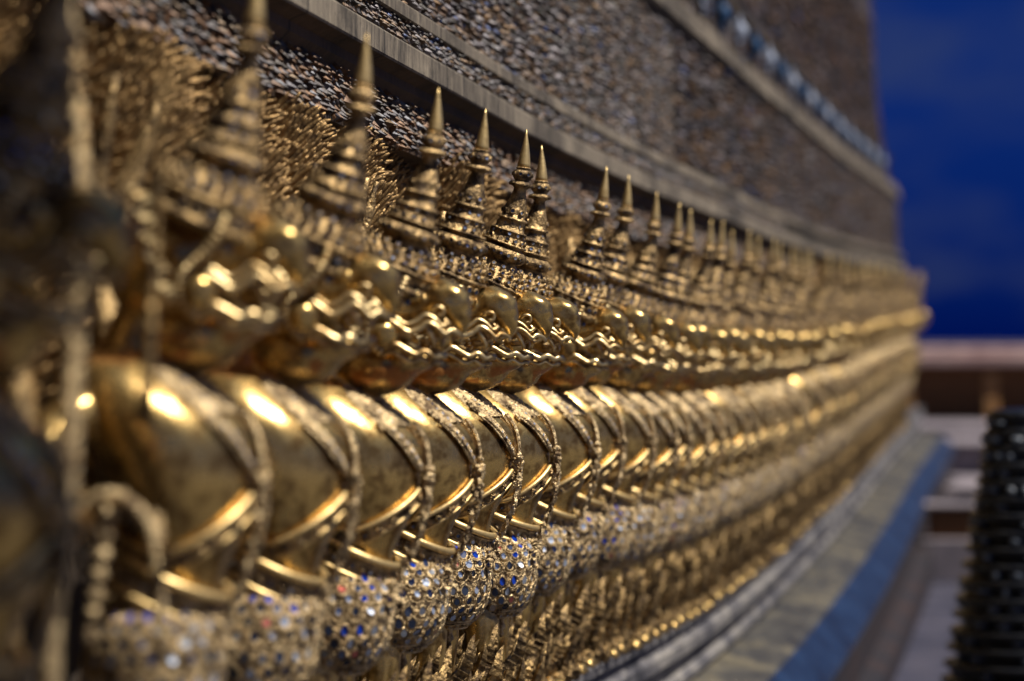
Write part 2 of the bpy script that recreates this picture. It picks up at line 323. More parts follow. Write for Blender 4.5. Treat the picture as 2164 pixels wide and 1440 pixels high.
def make_crown(root):
    mb = MB(); seg = 40; vs = []
    for h, r in PROF:
        r *= 1+.14*min(1, max(0, (h-.09)/.03))*min(1, max(0, (.262-h)/.03))
        for j in range(seg): vs.append(crown_pt(h, r, 2*math.pi*j/seg)[0])
    mb.add(vs, grid_faces(len(PROF), seg))
    def spikes(h, r, n, H, W, lean, ph=0):
        for j in range(n):
            q = 2*math.pi*(j+ph)/n; p, o, ax = crown_pt(h, r, q); leaf(mb, p-o*.001, ax+o*lean, o, H, W, .05, .5, 4, 0, 1, 0)
    spikes(.034, .068, 22, .013, .014, -.15); spikes(.044, .062, 20, .012, .013, -.3, .5); spikes(.054, .056, 17, .011, .012, -.35)
    spikes(.106, .0355, 14, .010, .011, -.1); spikes(.120, .031, 13, .008, .010, -.15, .5)
    for h, r, n, R_ in ((.0005, .0785, 60, .0028), (.036, .069, 50, .0025), (.104, .040, 36, .0022)):
        for j in range(n):
            p, o, ax = crown_pt(h, r, 2*math.pi*j/n); ellipsoid(mb, p, (R_,)*3, 6, 4)
    ms = MB()
    def studs(h, r, n, rad, ph=0, lean=0, skip=.12):
        for j in range(n):
            if random.random() < skip: continue
            p, o, ax = crown_pt(h, r, 2*math.pi*(j+ph)/n); stud(ms, p+o*.0012, o+ax*lean, rad*random.uniform(.85, 1.1), 0, 1 if random.random() < .75 else 2, ax)
    studs(.018, .0745, 26, .0042, skip=.15); studs(.042, .0705, 22, .0030, 0, .2, 0); studs(.053, .0640, 20, .0030, .5, .3, 0); studs(.064, .053, 17, .0028, 0, .4, 0)
    studs(.086, .0505, 22, .0030, .2)
    studs(.114, .0375, 14, .0030, 0, .1); studs(.125, .0320, 12, .0030, .5, .1); studs(.142, .0245, 10, .0032, 0, .1)
    studs(.168, .0225, 8, .0032, 0, .1); studs(.241, .0172, 8, .0030, 0, 0, .05)
    ms.f = [tuple(i_+len(mb.v) for i_ in f_) for f_ in ms.f]; mb.f += ms.f; mb.m += ms.m; mb.s += ms.s; mb.v += ms.v
    c = mb.build('crown', [G_CR, MIR, MIR_D], root, SH)
    sp = MB(); vs = []
    cone = [(.254, .0125), (.262, .0122), (.280, .0095), (.300, .0060), (.318, .0028), (.329, .0006)]
    for h, r in cone:
        for j in range(20): vs.append(crown_pt(h, r, 2*math.pi*j/20)[0])
    sp.add(vs, grid_faces(len(cone), 20)); sp.build('spire_tip', G_TIP, c, SH)
def make_face(root):
    mb = MB()
    for s in (-1, 1):
        # flaring wavy lips, tusk and tongue
        up = [( -.055, s*.052, .238), (-.04, s*.052, .246), (-.025, s*.050, .238), (-.010, s*.047, .228), (.006, s*.042, .234), (.018, s*.038, .244), (.032, s*.036, .238), (.044, s*.033, .226), (.052, s*.026, .232), (.062, s*.015, .228), (.064, 0, .222)]
        tube(mb, cat(up, 4), [.0065-.0025*t for t in np.linspace(0, 1, 41)], 8)
        up2 = [(x-.004, y*1.02, z+.013) for x, y, z in up[:9]]
        tube(mb, cat(up2, 4), .0042, 6)
        lo = [(-.06, s*.050, .212), (-.045, s*.052, .203), (-.03, s*.050, .208), (-.015, s*.046, .200), (0, s*.042, .192), (.014, s*.036, .197), (.026, s*.028, .189), (.034, s*.016, .192), (.037, 0, .190)]
        tube(mb, cat(lo, 4), .0058, 8)
        lo2 = [(x-.006, y, z-.012) for x, y, z in lo]
        tube(mb, cat(lo2, 4), .004, 6)
        tube(mb, cat([(.012, s*.034, .240), (.022, s*.036, .226), (.028, s*.034, .212), (.026, s*.032, .203)], 3), [.006, .0058, .0054, .005, .0046, .004, .0034, .0028, .002, .001], 6)   # tusk
        # cheek strap of short bars running from the crown to the jaw
        st = cat([(-.012, s*.060, .318), (-.020, s*.064, .296), (-.036, s*.064, .274), (-.058, s*.064, .256), (-.072, s*.064, .236), (-.068, s*.06, .212), (-.05, s*.056, .194)], 3)
        for i in range(len(st)-1):
            a, b = Vector(st[i]), Vector(st[i+1]); tube(mb, [a, a.lerp(b, .15), a.lerp(b, .5), a.lerp(b, .85), b], [.0045, .0078, .0085, .0078, .0045], 8)
        ellipsoid(mb, (-.022, s*.042, .276), (.013, .009, .011))
        tube(mb, cat([(-.045, s*.046, .292), (-.028, s*.050, .300), (-.008, s*.044, .298), (.008, s*.030, .288)], 3), .0055, 6)
        # nostril scroll
        tube(mb, cat([(.022, s*.026, .262), (.030, s*.029, .270), (.040, s*.027, .268), (.040, s*.026, .258), (.032, s*.028, .256)], 3), .0035, 6)
        # flame-shaped ear guard
        for k in range(5):
            leaf(mb, (-.085-.006*k, s*(.066+.003*k), .21+.028*k), (-.35, s*.25, 1), (0, s, 0), .05, .020, .1)
    tube(mb, cat([(0, 0, .215), (.02, 0, .216), (.035, 0, .223), (.044, 0, .216)], 3), [.012, .012, .011, .010, .010, .009, .008, .006, .004, .002], 8, flat=.4)
    f = mb.build('beak_lips', G_FACE, root, SH)
    for s in (-1, 1):
        ey = MB(); ellipsoid(ey, (-.013, s*.0455, .277), (.0055, .0045, .0055)); ey.build('eye', [MIR_D], root, SH)
def chest_z(t): return .148*(1-t)-.004*t          # centre line from the collar to the chest point
def make_ornaments(root):
    # collar strip + boat-shaped pendant frame down the middle of the chest
    mb = MB(); gl = MB()
    def surf(z, yy, off): # point on front of torso at lateral offset yy
        ry = np.interp(z, TRA[:, 0], TRA[:, 3]); q = math.asin(max(-.98, min(.98, yy/ry))); return T(z, q, off), Tn(z, q)
    n = 26
    # broad knurled collar strip: z .150 -> .070
    vs = []
    rows = [(.142, .048), (.134, .058), (.125, .066), (.115, .072), (.105, .074), (.095, .075), (.085, .074), (.076, .072)]
    for z, wd in rows:
        for j in range(13):
            yy = wd*(j/6-1); o = .007 if 0 < j < 12 else .0
            if j in (1, 11): o = .0095
            vs.append(surf(z, yy, o)[0])
    f = []
    for i in range(len(rows)-1):
        for j in range(12): f.append((i*13+j, i*13+j+1, (i+1)*13+j+1, (i+1)*13+j))
    mb.add(vs, f, 0, True)
    for i in range(130):
        z = random.uniform(.082, .138); wd = np.interp(z, [.074, .1, .14], [.070, .073, .05]); yy = random.uniform(-1, 1)*wd
        p, nn = surf(z, yy, .0085); leaf(mb, p, Vector((.35, random.gauss(0, .2), -1)), nn, random.uniform(.012, .022), .006, .1, .5, 4, 0, 1, 0)
    for i in range(20):
        z = .082+.0028*i*1.0; wd = np.interp(z, [.074, .1, .14], [.072, .074, .05])
        for s in (-1, 1):
            if i % 3 == 0:
                p, nn = surf(z, s*wd*.72, .0085); stud(gl, p, nn, .0034, 0, 1 if random.random() < .7 else 2)
    def lw(t): return .008+.056*max(0, 1-t)**.62
    # lens frame
    for s in (-1, 1):
        pts = []; inner = []; outer = []
        for i in range(n+1):
            t = i/n; z = .076-.074*t; wd = lw(t)
            pts.append(surf(z, s*wd, .0055)[0]); inner.append(surf(z, s*(wd-.0085), .007)[0]); outer.append(surf(z, s*(wd+.0095), .006)[0])
        tube(mb, pts, .0075, 8, flat=.6); tube(mb, inner, .0023, 6); tube(mb, outer, .0024, 6)
        tube(mb, [surf(.076-.074*i/n, s*.008, .010)[0] for i in range(n+1)], .0035, 6)
        for i in range(0, n+1): leaf(mb, surf(.076-.074*i/n, s*.006, .011)[0], (.5, s*.8, .6), (1, 0, 0), .010, .006, .2, .5, 4, 0, 1, 0)
        for i in range(2, n-1, 4):
            z = .076-.074*i/n; wd = lw(i/n)
            p, nn = surf(z, s*wd, .0102); stud(gl, p, nn, .0030, 0, 1)
            for a in range(7):
                pp, n2 = surf(z+.0055*math.cos(a*.9), s*wd+.0055*math.sin(a*.9), .0085); ellipsoid(mb, pp, (.0017,)*3, 6, 4)
    for f_, m_, s_ in zip(gl.f, gl.m, gl.s): mb.f.append(tuple(i_+len(mb.v) for i_ in f_)); mb.m.append(m_); mb.s.append(s_)
    mb.v += gl.v
    c = mb.build('chest_pendant', [G_OR, MIR, MIR_D], root, SH)
    ins = MB(); vs = []
    for i in range(n+1):
        t = i/n; z = .072-.066*t; wd = max(.004, lw(t)-.012)
        for j in range(7):
            yy = wd*(j/3-1); vs.append(surf(z, yy, .002+.010*math.sqrt(abs(math.sin(math.pi*(j/3-1))))*math.sin(math.pi*min(1, t*.9+.1))**.5)[0])
    ins.add(vs, [(i*7+j, i*7+j+1, (i+1)*7+j+1, (i+1)*7+j) for i in range(n) for j in range(6)])
    ins.build('pendant_inlay', G_SM, c, SH)
    # tassel hanging from the chest point: spike, knot, twisted leafy chain
    ta = MB()
    leaf(ta, (.006, 0, .002), (.02, 0, 1), (1, 0, 0), .055, .010, -.1)
    for i in range(14):
        a = random.uniform(0, 6.28); ellipsoid(ta, (.012+.007*math.cos(a), .009*math.sin(a)*1.1, random.uniform(-.018, .012)), (.006, .006, .0055), 7, 5)
    line = cat([(.012, 0, -.01), (.012, 0, -.045), (.004, 0, -.085), (-.012, 0, -.13), (-.034, 0, -.178)], 6)
    for i, p in enumerate(line):
        t = i/(len(line)-1); r = .0085-.0045*t
        for k in range(2):
            d = Vector((.25*(1 if (i+k) % 2 else -1)-.25, random.uniform(-.8, .8), -1)); leaf(ta, Vector(p)+Vector((0, 0, .006)), d, (1, random.uniform(-1, 1), 0), .026-.008*t, .012-.004*t, .35, .6, 6, 0, 2, .3)
        ellipsoid(ta, p, (r*.6, r*.6, .006), 6, 4)
    ta.build('tassel', G_OR, root, SH)
    # sash loop under the chest
    sa = MB(); gl = MB()
    def loop(dz, off): 
        o = []
        for j in range(64):
            q = 2*math.pi*j/64; z = -.094+.070*(1-abs(math.sin(q)))**.85*(1 if math.cos(q) > 0 else .5)+dz; o.append(T(z, q, off))
        return o
    rim = MB(); tube(rim, loop(0, .005), .0046, 8, closed=True); tube(rim, loop(-.024, .010), .0026, 6, closed=True)
    a = loop(-.003, .003); b = loop(-.023, .010); sa.add(a+b, [(j, (j+1) % 64, 64+(j+1) % 64, 64+j) for j in range(64)])
    for j in range(0, 64, 3):
        q = 2*math.pi*j/64; z = -.094+.070*(1-abs(math.sin(q)))**.85*(1 if math.cos(q) > 0 else .5)-.012; p = T(z, q, .0085); nn = Tn(z, q)
        stud(gl, p+nn*.003, nn, .0022, 0, 2)
        for k in range(6):
            q2 = k*math.pi/3; u_ = Vector((0, 0, 1)); s_ = u_.cross(nn).normalized(); ellipsoid(sa, p+nn*.0015+u_*.0052*math.cos(q2)+s_*.0052*math.sin(q2), (.0023,)*3, 6, 4)
    join(sa, gl); c = sa.build('sash', [G_CR, MIR, MIR_D], root, SH); rim.build('sash_rim', G_TIP, c, SH)
    # belt: three bars on a forward-tilted ring
    be = MB(); gl = MB(); ti = R(26)
    def bp(q, dz, off=0):
        rx, ry = .076+off, .080+off; a_ = rx*math.cos(q); c0 = Vector((-.110, 0, -.143)); nrm = Vector((-math.sin(ti), 0, -math.cos(ti)))*-1
        return c0+Vector((a_*math.cos(ti), ry*math.sin(q), -a_*math.sin(ti)))+Vector((math.sin(ti), 0, math.cos(ti)))*dz
    for dz, rr_, off in ((.022, .0066, 0), (.012, .0022, -.001), (-.008, .0022, 0), (-.015, .0048, .002), (-.024, .0030, .001)):
        tube(be, [bp(2*math.pi*j/56, dz, off) for j in range(56)], rr_, 8, 1 if rr_ > .004 else 0, closed=True)
    a = [bp(2*math.pi*j/56, .02, -.003) for j in range(56)]; b = [bp(2*math.pi*j/56, -.024, -.003) for j in range(56)]
    be.add(a+b, [(j, (j+1) % 56, 56+(j+1) % 56, 56+j) for j in range(56)])
    for j in range(30):
        q = 2*math.pi*j/30; p = bp(q, .001, .000); o = (bp(q, 0, .01)-bp(q, 0)).normalized()
        if j % 2 == 0: stud(gl, p+o*.001, o, .0036, 0, 1 if j % 4 else 2)
        else: leaf(be, p-Vector((0, 0, .006)), (0, 0, 1), o, .014, .009, .2, .6, 5, 0, 1, 0)
    gl.m = [(0, 2, 3)[m_] for m_ in gl.m]; join(be, gl); be.build('belt', [G_OR, G_TIP, MIR, MIR_D], root, SH)
def make_apron(root):
    ap = MB(); gl = MB(); c0 = Vector((-.136, 0, -.242)); rx, ry, rz = .088, .098, .096
    def P(th, q, off=0):   # th: 0 top .. pi bottom
        sx = math.sin(th)**.48
        k = -.09*(1-math.cos(th))*.5
        return c0+Vector(((rx+off)*sx*math.cos(q)+k*.35+.02, (ry+off)*sx*math.sin(q), (rz+off)*math.copysign(abs(math.cos(th))**.78, math.cos(th))))
    def Pn(th, q): return (P(th, q, .01)-P(th, q)).normalized()
    vs = []
    ths = np.linspace(.25, math.pi-.08, 26)
    for th in ths:
        for j in range(40): vs.append(P(th, 2*math.pi*j/40))
    ap.add(vs, [tuple(reversed(f)) for f in grid_faces(26, 40)])
    # scales with teardrop mirrors
    rows = 8
    for i in range(rows):
        th = .88+i*.195; nst = 22
        for j in range(nst):
            q = 2*math.pi*(j+.5*(i % 2))/nst
            if abs(math.atan2(math.sin(q), math.cos(q))) > 2.5: continue
            s = math.sin(th)**.75
            p = P(th, q, .001); nn = Pn(th, q); g = random.random()
            mi = 1 if g < .58 else (2 if g < .93 else (3 if g < .97 else 4))
            if i == 0: mi = 3 if g < .35 else 2
            r = .0092*min(1, s*1.05)
            # raised rim, two steps
            u = Vector((0, 0, 1)); u = (u-nn*u.dot(nn)).normalized(); sdv = u.cross(nn)
            stud(gl, p+u*random.gauss(0, .0008)+sdv*random.gauss(0, .0008), nn, r*random.uniform(.52, .76), 0, mi, Vector((0, random.gauss(0, .2), 1)), 1.3, 10, True, .003)
            arc = [p+nn*.0012+sdv*(r*1.75*math.sin(a))-u*(r*2.15*math.cos(a))*.8 for a in np.linspace(-1.9, 1.9, 9)]
            tube(ap, arc, .0011, 4)
    for th, rr_ in ((2.40, .0030), (2.50, .0016), (2.72, .0042)):
        tube(ap, [P(th, 2*math.pi*j/48, .001) for j in range(48)], rr_, 6, closed=True)
    for j in range(26):
        q = 2*math.pi*j/26; stud(gl, P(2.61, q, .0015), Pn(2.61, q), .0027, 0, 1 if j % 3 else 2)
    for s in (-1, 1):       # scrolled side knots
        for k in range(5):
            leaf(ap, P(1.05+.09*k, s*.30, .002), (.8, s*random.uniform(-.3, .5), random.uniform(-.9, .5)), (0, 0, 1), random.uniform(.012, .022), .010, .6, .6, 8, 0, 2, .3)
    tube(ap, cat([(-.118, 0, -.325), (-.12, 0, -.350), (-.122, 0, -.378)], 4), [.004, .006, .009, .005, .007, .010, .004, .006, .002], 8)
    c = ap.build('apron', G_OR, root, SH); gl.build('mirror_scales', [G_OR, MIR, MIR_D, BLUE, PINK], c, SH)
def make_leaves(root):
    mb = MB(); rr_ = random.Random(5)
    for i in range(38):
        y = -.26+.52*((i*.618) % 1); z = rr_.uniform(-.54, -.43); x = -.19+rr_.uniform(-.05, .09)
        L = rr_.uniform(.08, .13)
        leaf(mb, (x, y, z), (rr_.uniform(.25, .5), rr_.uniform(.2, .5), rr_.uniform(.8, 1.0)), (1, rr_.uniform(-.4, .4), -.2), L, L*rr_.uniform(.25, .36), rr_.uniform(-.35, .35), .6, 22, 0, 7, .10)
    mb.build('flame_leaves', G_LEAF, root, SH)
    mb = MB()
    for j in range(11):    # upright leaf tips along the foot
        y = -.25+.05*j; leaf(mb, (-.095+rr_.uniform(-.008, .008), y, -.553), (.3+rr_.uniform(-.15, .15), rr_.uniform(-.25, .25), 1), (1, 0, 0), rr_.uniform(.035, .055), .034, .15, .5, 8, 0, 2, .2)
        leaf(mb, (-.105, y+.012, -.548), (.5+rr_.uniform(-.2, .2), rr_.uniform(-.5, .5), .5), (0, 0, 1), rr_.uniform(.025, .04), .022, .3, .6, 7, 0, 3, .3)
        leaf(mb, (-.12, y+.025, -.545), (.2, rr_.uniform(-.3, .3), 1), (1, 0, 0), rr_.uniform(.06, .09), .03, .2, .5, 8, 0, 3, .25)
    mb.build('foot_leaves', G_LEAF, root, SH)
def make_wings(root):
    rr_ = random.Random(11)
    for s in (-1, 1):
        mb = MB()
        for iz in range(26):
          for iy in range(12):
            y = s*(.011+iy*.0225+rr_.uniform(-.005, .005)+(.011 if iz % 2 else 0)); z = -.02+iz*.025+rr_.uniform(-.005, .005)
            x = -.338+.045*max(0, 1-(abs(y)/.26))*(1 if z < .5 else .5)
            L = rr_.uniform(.055, .078)*(1-.25*(z > .5))
            d = Vector((.85, .22+.35*(y/.26), .34+.36*math.sin(y*8+z*4)+rr_.uniform(-.06, .06))).normalized(); p0 = Vector((x, y, z)); hk = rr_.uniform(.0, .25)
            pts = [p0+d*(L*t)+Vector((0, L*.12*math.sin(t*3), L*hk*t*t)) for t in (0, .3, .6, .85, 1)]
            tube(mb, pts, [.0050, .0060, .0055, .0042, .0015], 6, flat=.6, up=(0, 0, 1))
        mb.build('wing', G_STR, root, SH)
    # serpent held in each fist, its tail rising beside the crown
    for s in (-1, 1):
        mb = MB()
        pts = cat([(-.22, s*.21, -.50), (-.24, s*.225, -.36), (-.25, s*.21, -.2), (-.24, s*.20, -.05), (-.232, s*.195, .05), (-.24, s*.20, .16), (-.255, s*.21, .28), (-.25, s*.20, .40), (-.22, s*.185, .52)], 5)
        n_ = len(pts); tube(mb, pts, [.012+.010*math.sin(math.pi*min(1, i/n_*1.1))*(1 if i < n_*.7 else .6)-(.014 if i > n_-3 else 0)*.5 for i in range(n_)], 10)
        for i in range(2, n_-2): 
            leaf(mb, pts[i], (.7, s*.1, .8), (0, s, 0), .022, .012, .3, .5, 5, 0, 1, 0)
        mb.build('serpent', G_CR, root, SH)
protos = []
for v, CL in enumerate(((R(28), R(1)), (R(25), R(3)), (R(30), R(1)))):
    random.seed(20+v); root0 = empty('guardian_statue')
    if v == 0: b = make_body(); b.parent = root0
    else: b = b.copy(); C.objects.link(b); b.parent = root0
    make_crown(root0); make_face(root0); make_ornaments(root0); make_apron(root0); make_leaves(root0); make_wings(root0); protos.append(root0)
def copy_tree(o, parent=None):
    c = o.copy(); C.objects.link(c); c.parent = parent
    for ch in o.children: copy_tree(ch, c)
    return c
fig_u = [5.45, 7.0, 8.0, 9.02, 9.92, 10.78, 11.55, 12.5, 13.42, 14.2, 14.95, 15.55, 16.15]
while fig_u[-1] < 43.4: fig_u.append(fig_u[-1]+(.62 if fig_u[-1] < 22 else .85))
ORD = ['first', 'second', 'third', 'fourth', 'fifth', 'sixth', 'seventh', 'eighth', 'ninth', 'tenth', 'eleventh', 'twelfth', 'thirteenth', 'fourteenth', 'fifteenth', 'sixteenth']
look = {0: 'large blurred gilded guardian cut off by the left edge, soft grey chest', 1: 'second gilded guardian from the left, tallest spire reaching the top edge of the photo',
        2: 'third gilded guardian from the left, blurred, spire leaning under the mosaic band', 3: 'fourth gilded guardian from the left, mirrored apron with one pink glass scale',
        4: 'fifth gilded guardian from the left, left neighbour of the sharpest one, blue glass on apron', 5: 'gilded guardian in sharpest focus, sixth from the left, crisp mirrored crown and open beak',
        6: 'seventh gilded guardian from the left, just right of the sharpest statue'}
rj = random.Random(3)
jit = {5: (0, 0, 0)}
for i, u in enumerate(fig_u):
    X, Y, Z, ZL = path(u); X2, Y2, _, _ = path(u+.3)
    o = protos[i % 3] if i < 3 else copy_tree(protos[i % 3])
    heading = -math.atan2(float(X2-X), float(Y2-Y))
    k = 0 if i == 5 else 1
    o.location = (float(X)+k*rj.uniform(-.004, .004), float(Y)+k*rj.uniform(-.008, .008), float(Z)-ZB+k*rj.uniform(-.006, .006))
    o.rotation_euler = (k*rj.gauss(0, R(.6)), k*rj.gauss(0, R(.7)), heading*.6+k*rj.gauss(0, R(2)))
    o.scale = (1+k*rj.uniform(-.02, .02), 1+k*rj.uniform(-.04, .04), .965 if i == 3 else .98+k*rj.uniform(-.01, .008))
    if i == 6: o.rotation_euler = (0, R(-3.6), heading*.6); o.location.x += .035
    lab = look.get(i) or (ORD[i]+' gilded guardian statue counted from the left in the receding row' if i < 16 else 'small blurred gilded guardian statue far along the row near the building corner')
    setp(o, lab, 'statue', 'gilded guardian statues lined up along the temple base')
# ------------------------------------------------------------------ temple wall swept along the path
def sweep(name, prof, mat, parent, smooth=False, corner=True, u0=-8, u1=50.0):
    # prof: list of ('p'|'l', dx, dz)
    us = US[(US >= u0) & (US <= u1)]; X, Y, Z, L = path(us); n = len(prof); vs = []
    for i in range(len(us)):
        for k, dx, dz in prof:
            vs.append((X[i]+dx, Y[i]+(dx if (corner and i == len(us)-1) else 0), (Z[i] if k == 'p' else L[i])+dz))
    rows_ = len(us)
    if corner:
        for k, dx, dz in prof: vs.append((X[-1]-7, Y[-1]+dx, (Z[-1] if k == 'p' else L[-1])+dz))
        rows_ += 1
    f = [(i*n+j, i*n+j+1, (i+1)*n+j+1, (i+1)*n+j) for i in range(rows_-1) for j in range(n-1)]
    mb = MB(); mb.add(vs, f, 0, smooth); return mb.build(name, mat, parent)
X0, Y0, Z0, L0 = [float(a) for a in path(11)]
wall = empty('temple_wall'); setp(wall, 'long temple wall of carved grey ledges and mosaic above and below the gilded statues', 'wall')
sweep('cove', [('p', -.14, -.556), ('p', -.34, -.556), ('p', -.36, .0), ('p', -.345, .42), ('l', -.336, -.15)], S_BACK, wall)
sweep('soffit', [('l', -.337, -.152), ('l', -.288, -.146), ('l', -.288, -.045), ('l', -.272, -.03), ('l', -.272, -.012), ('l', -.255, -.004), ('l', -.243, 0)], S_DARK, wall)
sweep('lower_ledge', [('l', -.2425, 0), ('l', -.240, .004), ('l', -.240, .046), ('l', -.243, .050), ('l', -.262, .052), ('l', -.264, .056), ('l', -.262, .060)], S_LEDGE, wall)
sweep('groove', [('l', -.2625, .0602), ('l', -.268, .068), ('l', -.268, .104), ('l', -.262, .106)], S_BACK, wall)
sweep('upper_ledge', [('l', -.2618, .1062), ('l', -.254, .108), ('l', -.254, .132), ('l', -.258, .136), ('l', -.285, .142), ('l', -.29, .148)], S_LEDGE, wall)
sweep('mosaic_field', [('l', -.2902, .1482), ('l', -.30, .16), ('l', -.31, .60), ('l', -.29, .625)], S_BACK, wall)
sweep('top_ledge', [('l', -.2898, .6252), ('l', -.28, .635), ('l', -.28, .665), ('l', -.292, .672), ('l', -.292, .70), ('l', -.315, .71), ('l', -.315, .735), ('l', -.35, .76)], S_LEDGE, wall)
sweep('flower_band', [('l', -.3502, .7602), ('l', -.375, .79), ('l', -.395, .95), ('l', -.37, .955), ('l', -.37, .985), ('l', -.42, 1.0)], S_BACK, wall)
sweep('upper_wall', [('l', -.4202, 1.0002), ('l', -.45, 1.3), ('l', -.49, 1.34), ('l', -.52, 2.2), ('l', -.60, 3.2)], stone('dark_glass_mosaic', (.02, .017, .017), (.075, .06, .05), (.18, .13, .10), 7, (1, 3, .8), .5, 1.0), wall)
sweep('stone_base', [('p', -.142, -.557), ('p', -.098, -.557), ('p', -.09, -.563), ('p', -.09, -.585), ('p', -.105, -.592), ('p', -.105, -.615), ('p', -.085, -.628), ('p', -.085, -.66), ('p', -.11, -.672), ('p', -.118, -.72), ('p', -.10, -.735), ('p', -.10, -.752), ('p', -.125, -.762)], S_BASE, wall)
sweep('tan_ledge', [('p', -.1252, -.7622), ('p', -.11, -.772), ('p', .05, -.80), ('p', .078, -.808)], S_TAN, wall)
sweep('blue_ledge', [('p', .0782, -.8082), ('p', .085, -.81), ('p', .17, -.895), ('p', .19, -.925), ('p', .185, -.95)], S_BLUE, wall)
sweep('plinth', [('p', .1848, -.9502), ('p', .15, -.97), ('p', .15, -1.18), ('p', .24, -1.20), ('p', .24, -1.6)], S_RED, wall)
rf = MB()  # unseen roof slats added overhead to shade the near end of the row
for i in range(16):
    y0 = -3.0+.42*i; rf.add([(-1.3, y0, 3.5), (1.55, y0, 2.95), (1.55, y0+.40, 2.95), (-1.3, y0+.40, 3.5), (-1.3, y0, 3.56), (1.55, y0, 3.01), (1.55, y0+.40, 3.01), (-1.3, y0+.40, 3.56)], [(0, 3, 2, 1), (4, 5, 6, 7), (0, 1, 5, 4), (1, 2, 6, 5), (2, 3, 7, 6), (3, 0, 4, 7)], 0, False)
rf.build('added_shade_roof', S_ORANGE, wall, (0, -1.45, 0))
# mosaic chips: real small tilted tesserae
PAL = np.array([(.16, .10, .05), (.10, .10, .12), (.20, .20, .24), (.34, .36, .44), (.05, .045, .04), (.30, .19, .08), (.22, .15, .10), (.05, .12, .42), (.42, .42, .46)])
PAL = PAL*np.array([.46, .39, .35])
PW = np.array([.2, .2, .16, .10, .12, .1, .07, .02, .03])
PALW = np.array([(.42, .20, .08), (.34, .16, .07), (.14, .11, .12), (.22, .20, .24), (.10, .07, .06), (.46, .30, .16), (.42, .42, .48)])
PALW = PALW*.34
PWW = np.array([.24, .18, .14, .12, .14, .1, .08])
def chips(name, ua, ub, pts_fn, cw, ch, rows_, pal, pw, prot, mats, parent, jz=.35, tilt=.35, point=True):
    pw = pw/pw.sum()
    us = np.linspace(ua, ub, 4000); X, Y, Z, L = path(us); s = np.concatenate([[0], np.cumsum(np.hypot(np.diff(X), np.diff(Y)))])
    nc = int(s[-1]/cw); V = []; F = []; COL = []
    for r_ in range(rows_):
        for c_ in range(nc):
            ss = (c_+.5*(r_ % 2)+rng.uniform(-jz, jz)*.6)*cw
            x, y, z, l = (np.interp(ss, s, a) for a in (X, Y, Z, L))
            px, pz, ox, oz = pts_fn(r_, z, l)
            px += x; pz += rng.uniform(-jz, jz)*ch*1.5
            hw = cw*.46*rng.uniform(.75, 1.15); hh = ch*.5*rng.uniform(.8, 1.25); pr = prot*rng.uniform(.3, 1.5)
            t1 = rng.normal(0, tilt)*hw; t2 = rng.normal(0, tilt)*hh
            o = len(V)
            if point: V += [(px, y-hw, pz+hh*.3), (px, y, pz-hh), (px, y+hw, pz+hh*.3), (px, y, pz+hh), (px+pr, y+t1, pz-hh*.35+t2*.3)]
            else: V += [(px, y-hw, pz-hh), (px, y+hw, pz-hh), (px, y+hw, pz+hh), (px, y-hw, pz+hh), (px+pr, y+t1, pz+t2)]
            F += [(o, o+1, o+4), (o+1, o+2, o+4), (o+2, o+3, o+4), (o+3, o, o+4)]
            cc = pal[rng.choice(len(pal), p=pw)]*rng.uniform(.7, 1.3); COL += [(*cc, 1)]*12
    me = bpy.data.meshes.new(name); me.from_pydata(V, [], F)
    a = me.color_attributes.new('chip', 'FLOAT_COLOR', 'CORNER'); a.data.foreach_set('color', np.array(COL, np.float32).ravel())
    me.materials.append(mats); o = bpy.data.objects.new(name, me); C.objects.link(o); o.parent = parent; return o
def field(z0, z1, x0, x1, n):
    return lambda r_, z, l: (x0+(x1-x0)*r_/n+.001, l+z0+(z1-z0)*(r_+.5)/n, 0, 0)
chips('field_tesserae', 7, 19, field(.155, .60, -.30, -.31, 24), .020, .022, 24, PAL, PW, .015, CHIP, wall)
chips('far_field_tesserae', 19.2, 49, field(.155, .60, -.30, -.31, 14), .05, .036, 14, PAL, PW, .022, CHIP, wall)
chips('groove_tesserae', 5, 26, field(.066, .106, -.267, -.267, 3), .011, .017, 3, PAL, PW, .011, CHIP, wall)
chips('scale_tesserae', 5, 30, field(-.142, -.047, -.287, -.287, 5), .013, .020, 5, PALW, PWW, .014, CHIP, wall)
chips('upper_tesserae', 16, 49, field(.76, .93, -.375, -.395, 5), .05, .034, 5, PAL, PW, .012, CHIP, wall)
chips('dark_tesserae', 20, 49, field(1.01, 2.1, -.425, -.52, 16), .12, .07, 16, PAL, np.array([.3, .2, .05, .03, .3, .1, .1, .02, .01]), .02, CHIP, wall)
# flower bosses on the upper band
PETW = simple('white_porcelain', (.30, .34, .44), .45); PETB = simple('navy_porcelain', (.02, .06, .14), .3)
def boss(mat, name):
    mb = MB()
    for k in range(2):
        for j in range(8):
            q = 2*math.pi*(j+.5*k)/8; leaf(mb, (.012*k, .02*math.cos(q), .02*math.sin(q)), (.8+.3*k, math.cos(q), math.sin(q)), (1, 0, 0), .075-.02*k, .06-.015*k, .3, .5, 8, 0, 1, 0)
    ellipsoid(mb, (.035, 0, 0), (.045, .05, .045)); o = mb.build(name, mat, wall); return o
bw = boss(PETW, 'white_flower_boss'); bn = boss(PETB, 'navy_flower_boss')
k = 0
for u in np.arange(19.0, 47.5, 1.25):
    X, Y, Z, L = [float(a) for a in path(u)]
    src = bw if k % 2 == 0 else bn
    o = src if k < 2 else src.copy()
    if k >= 2: C.objects.link(o); o.parent = wall
    o.location = (X-.40, Y, L+.87); k += 1
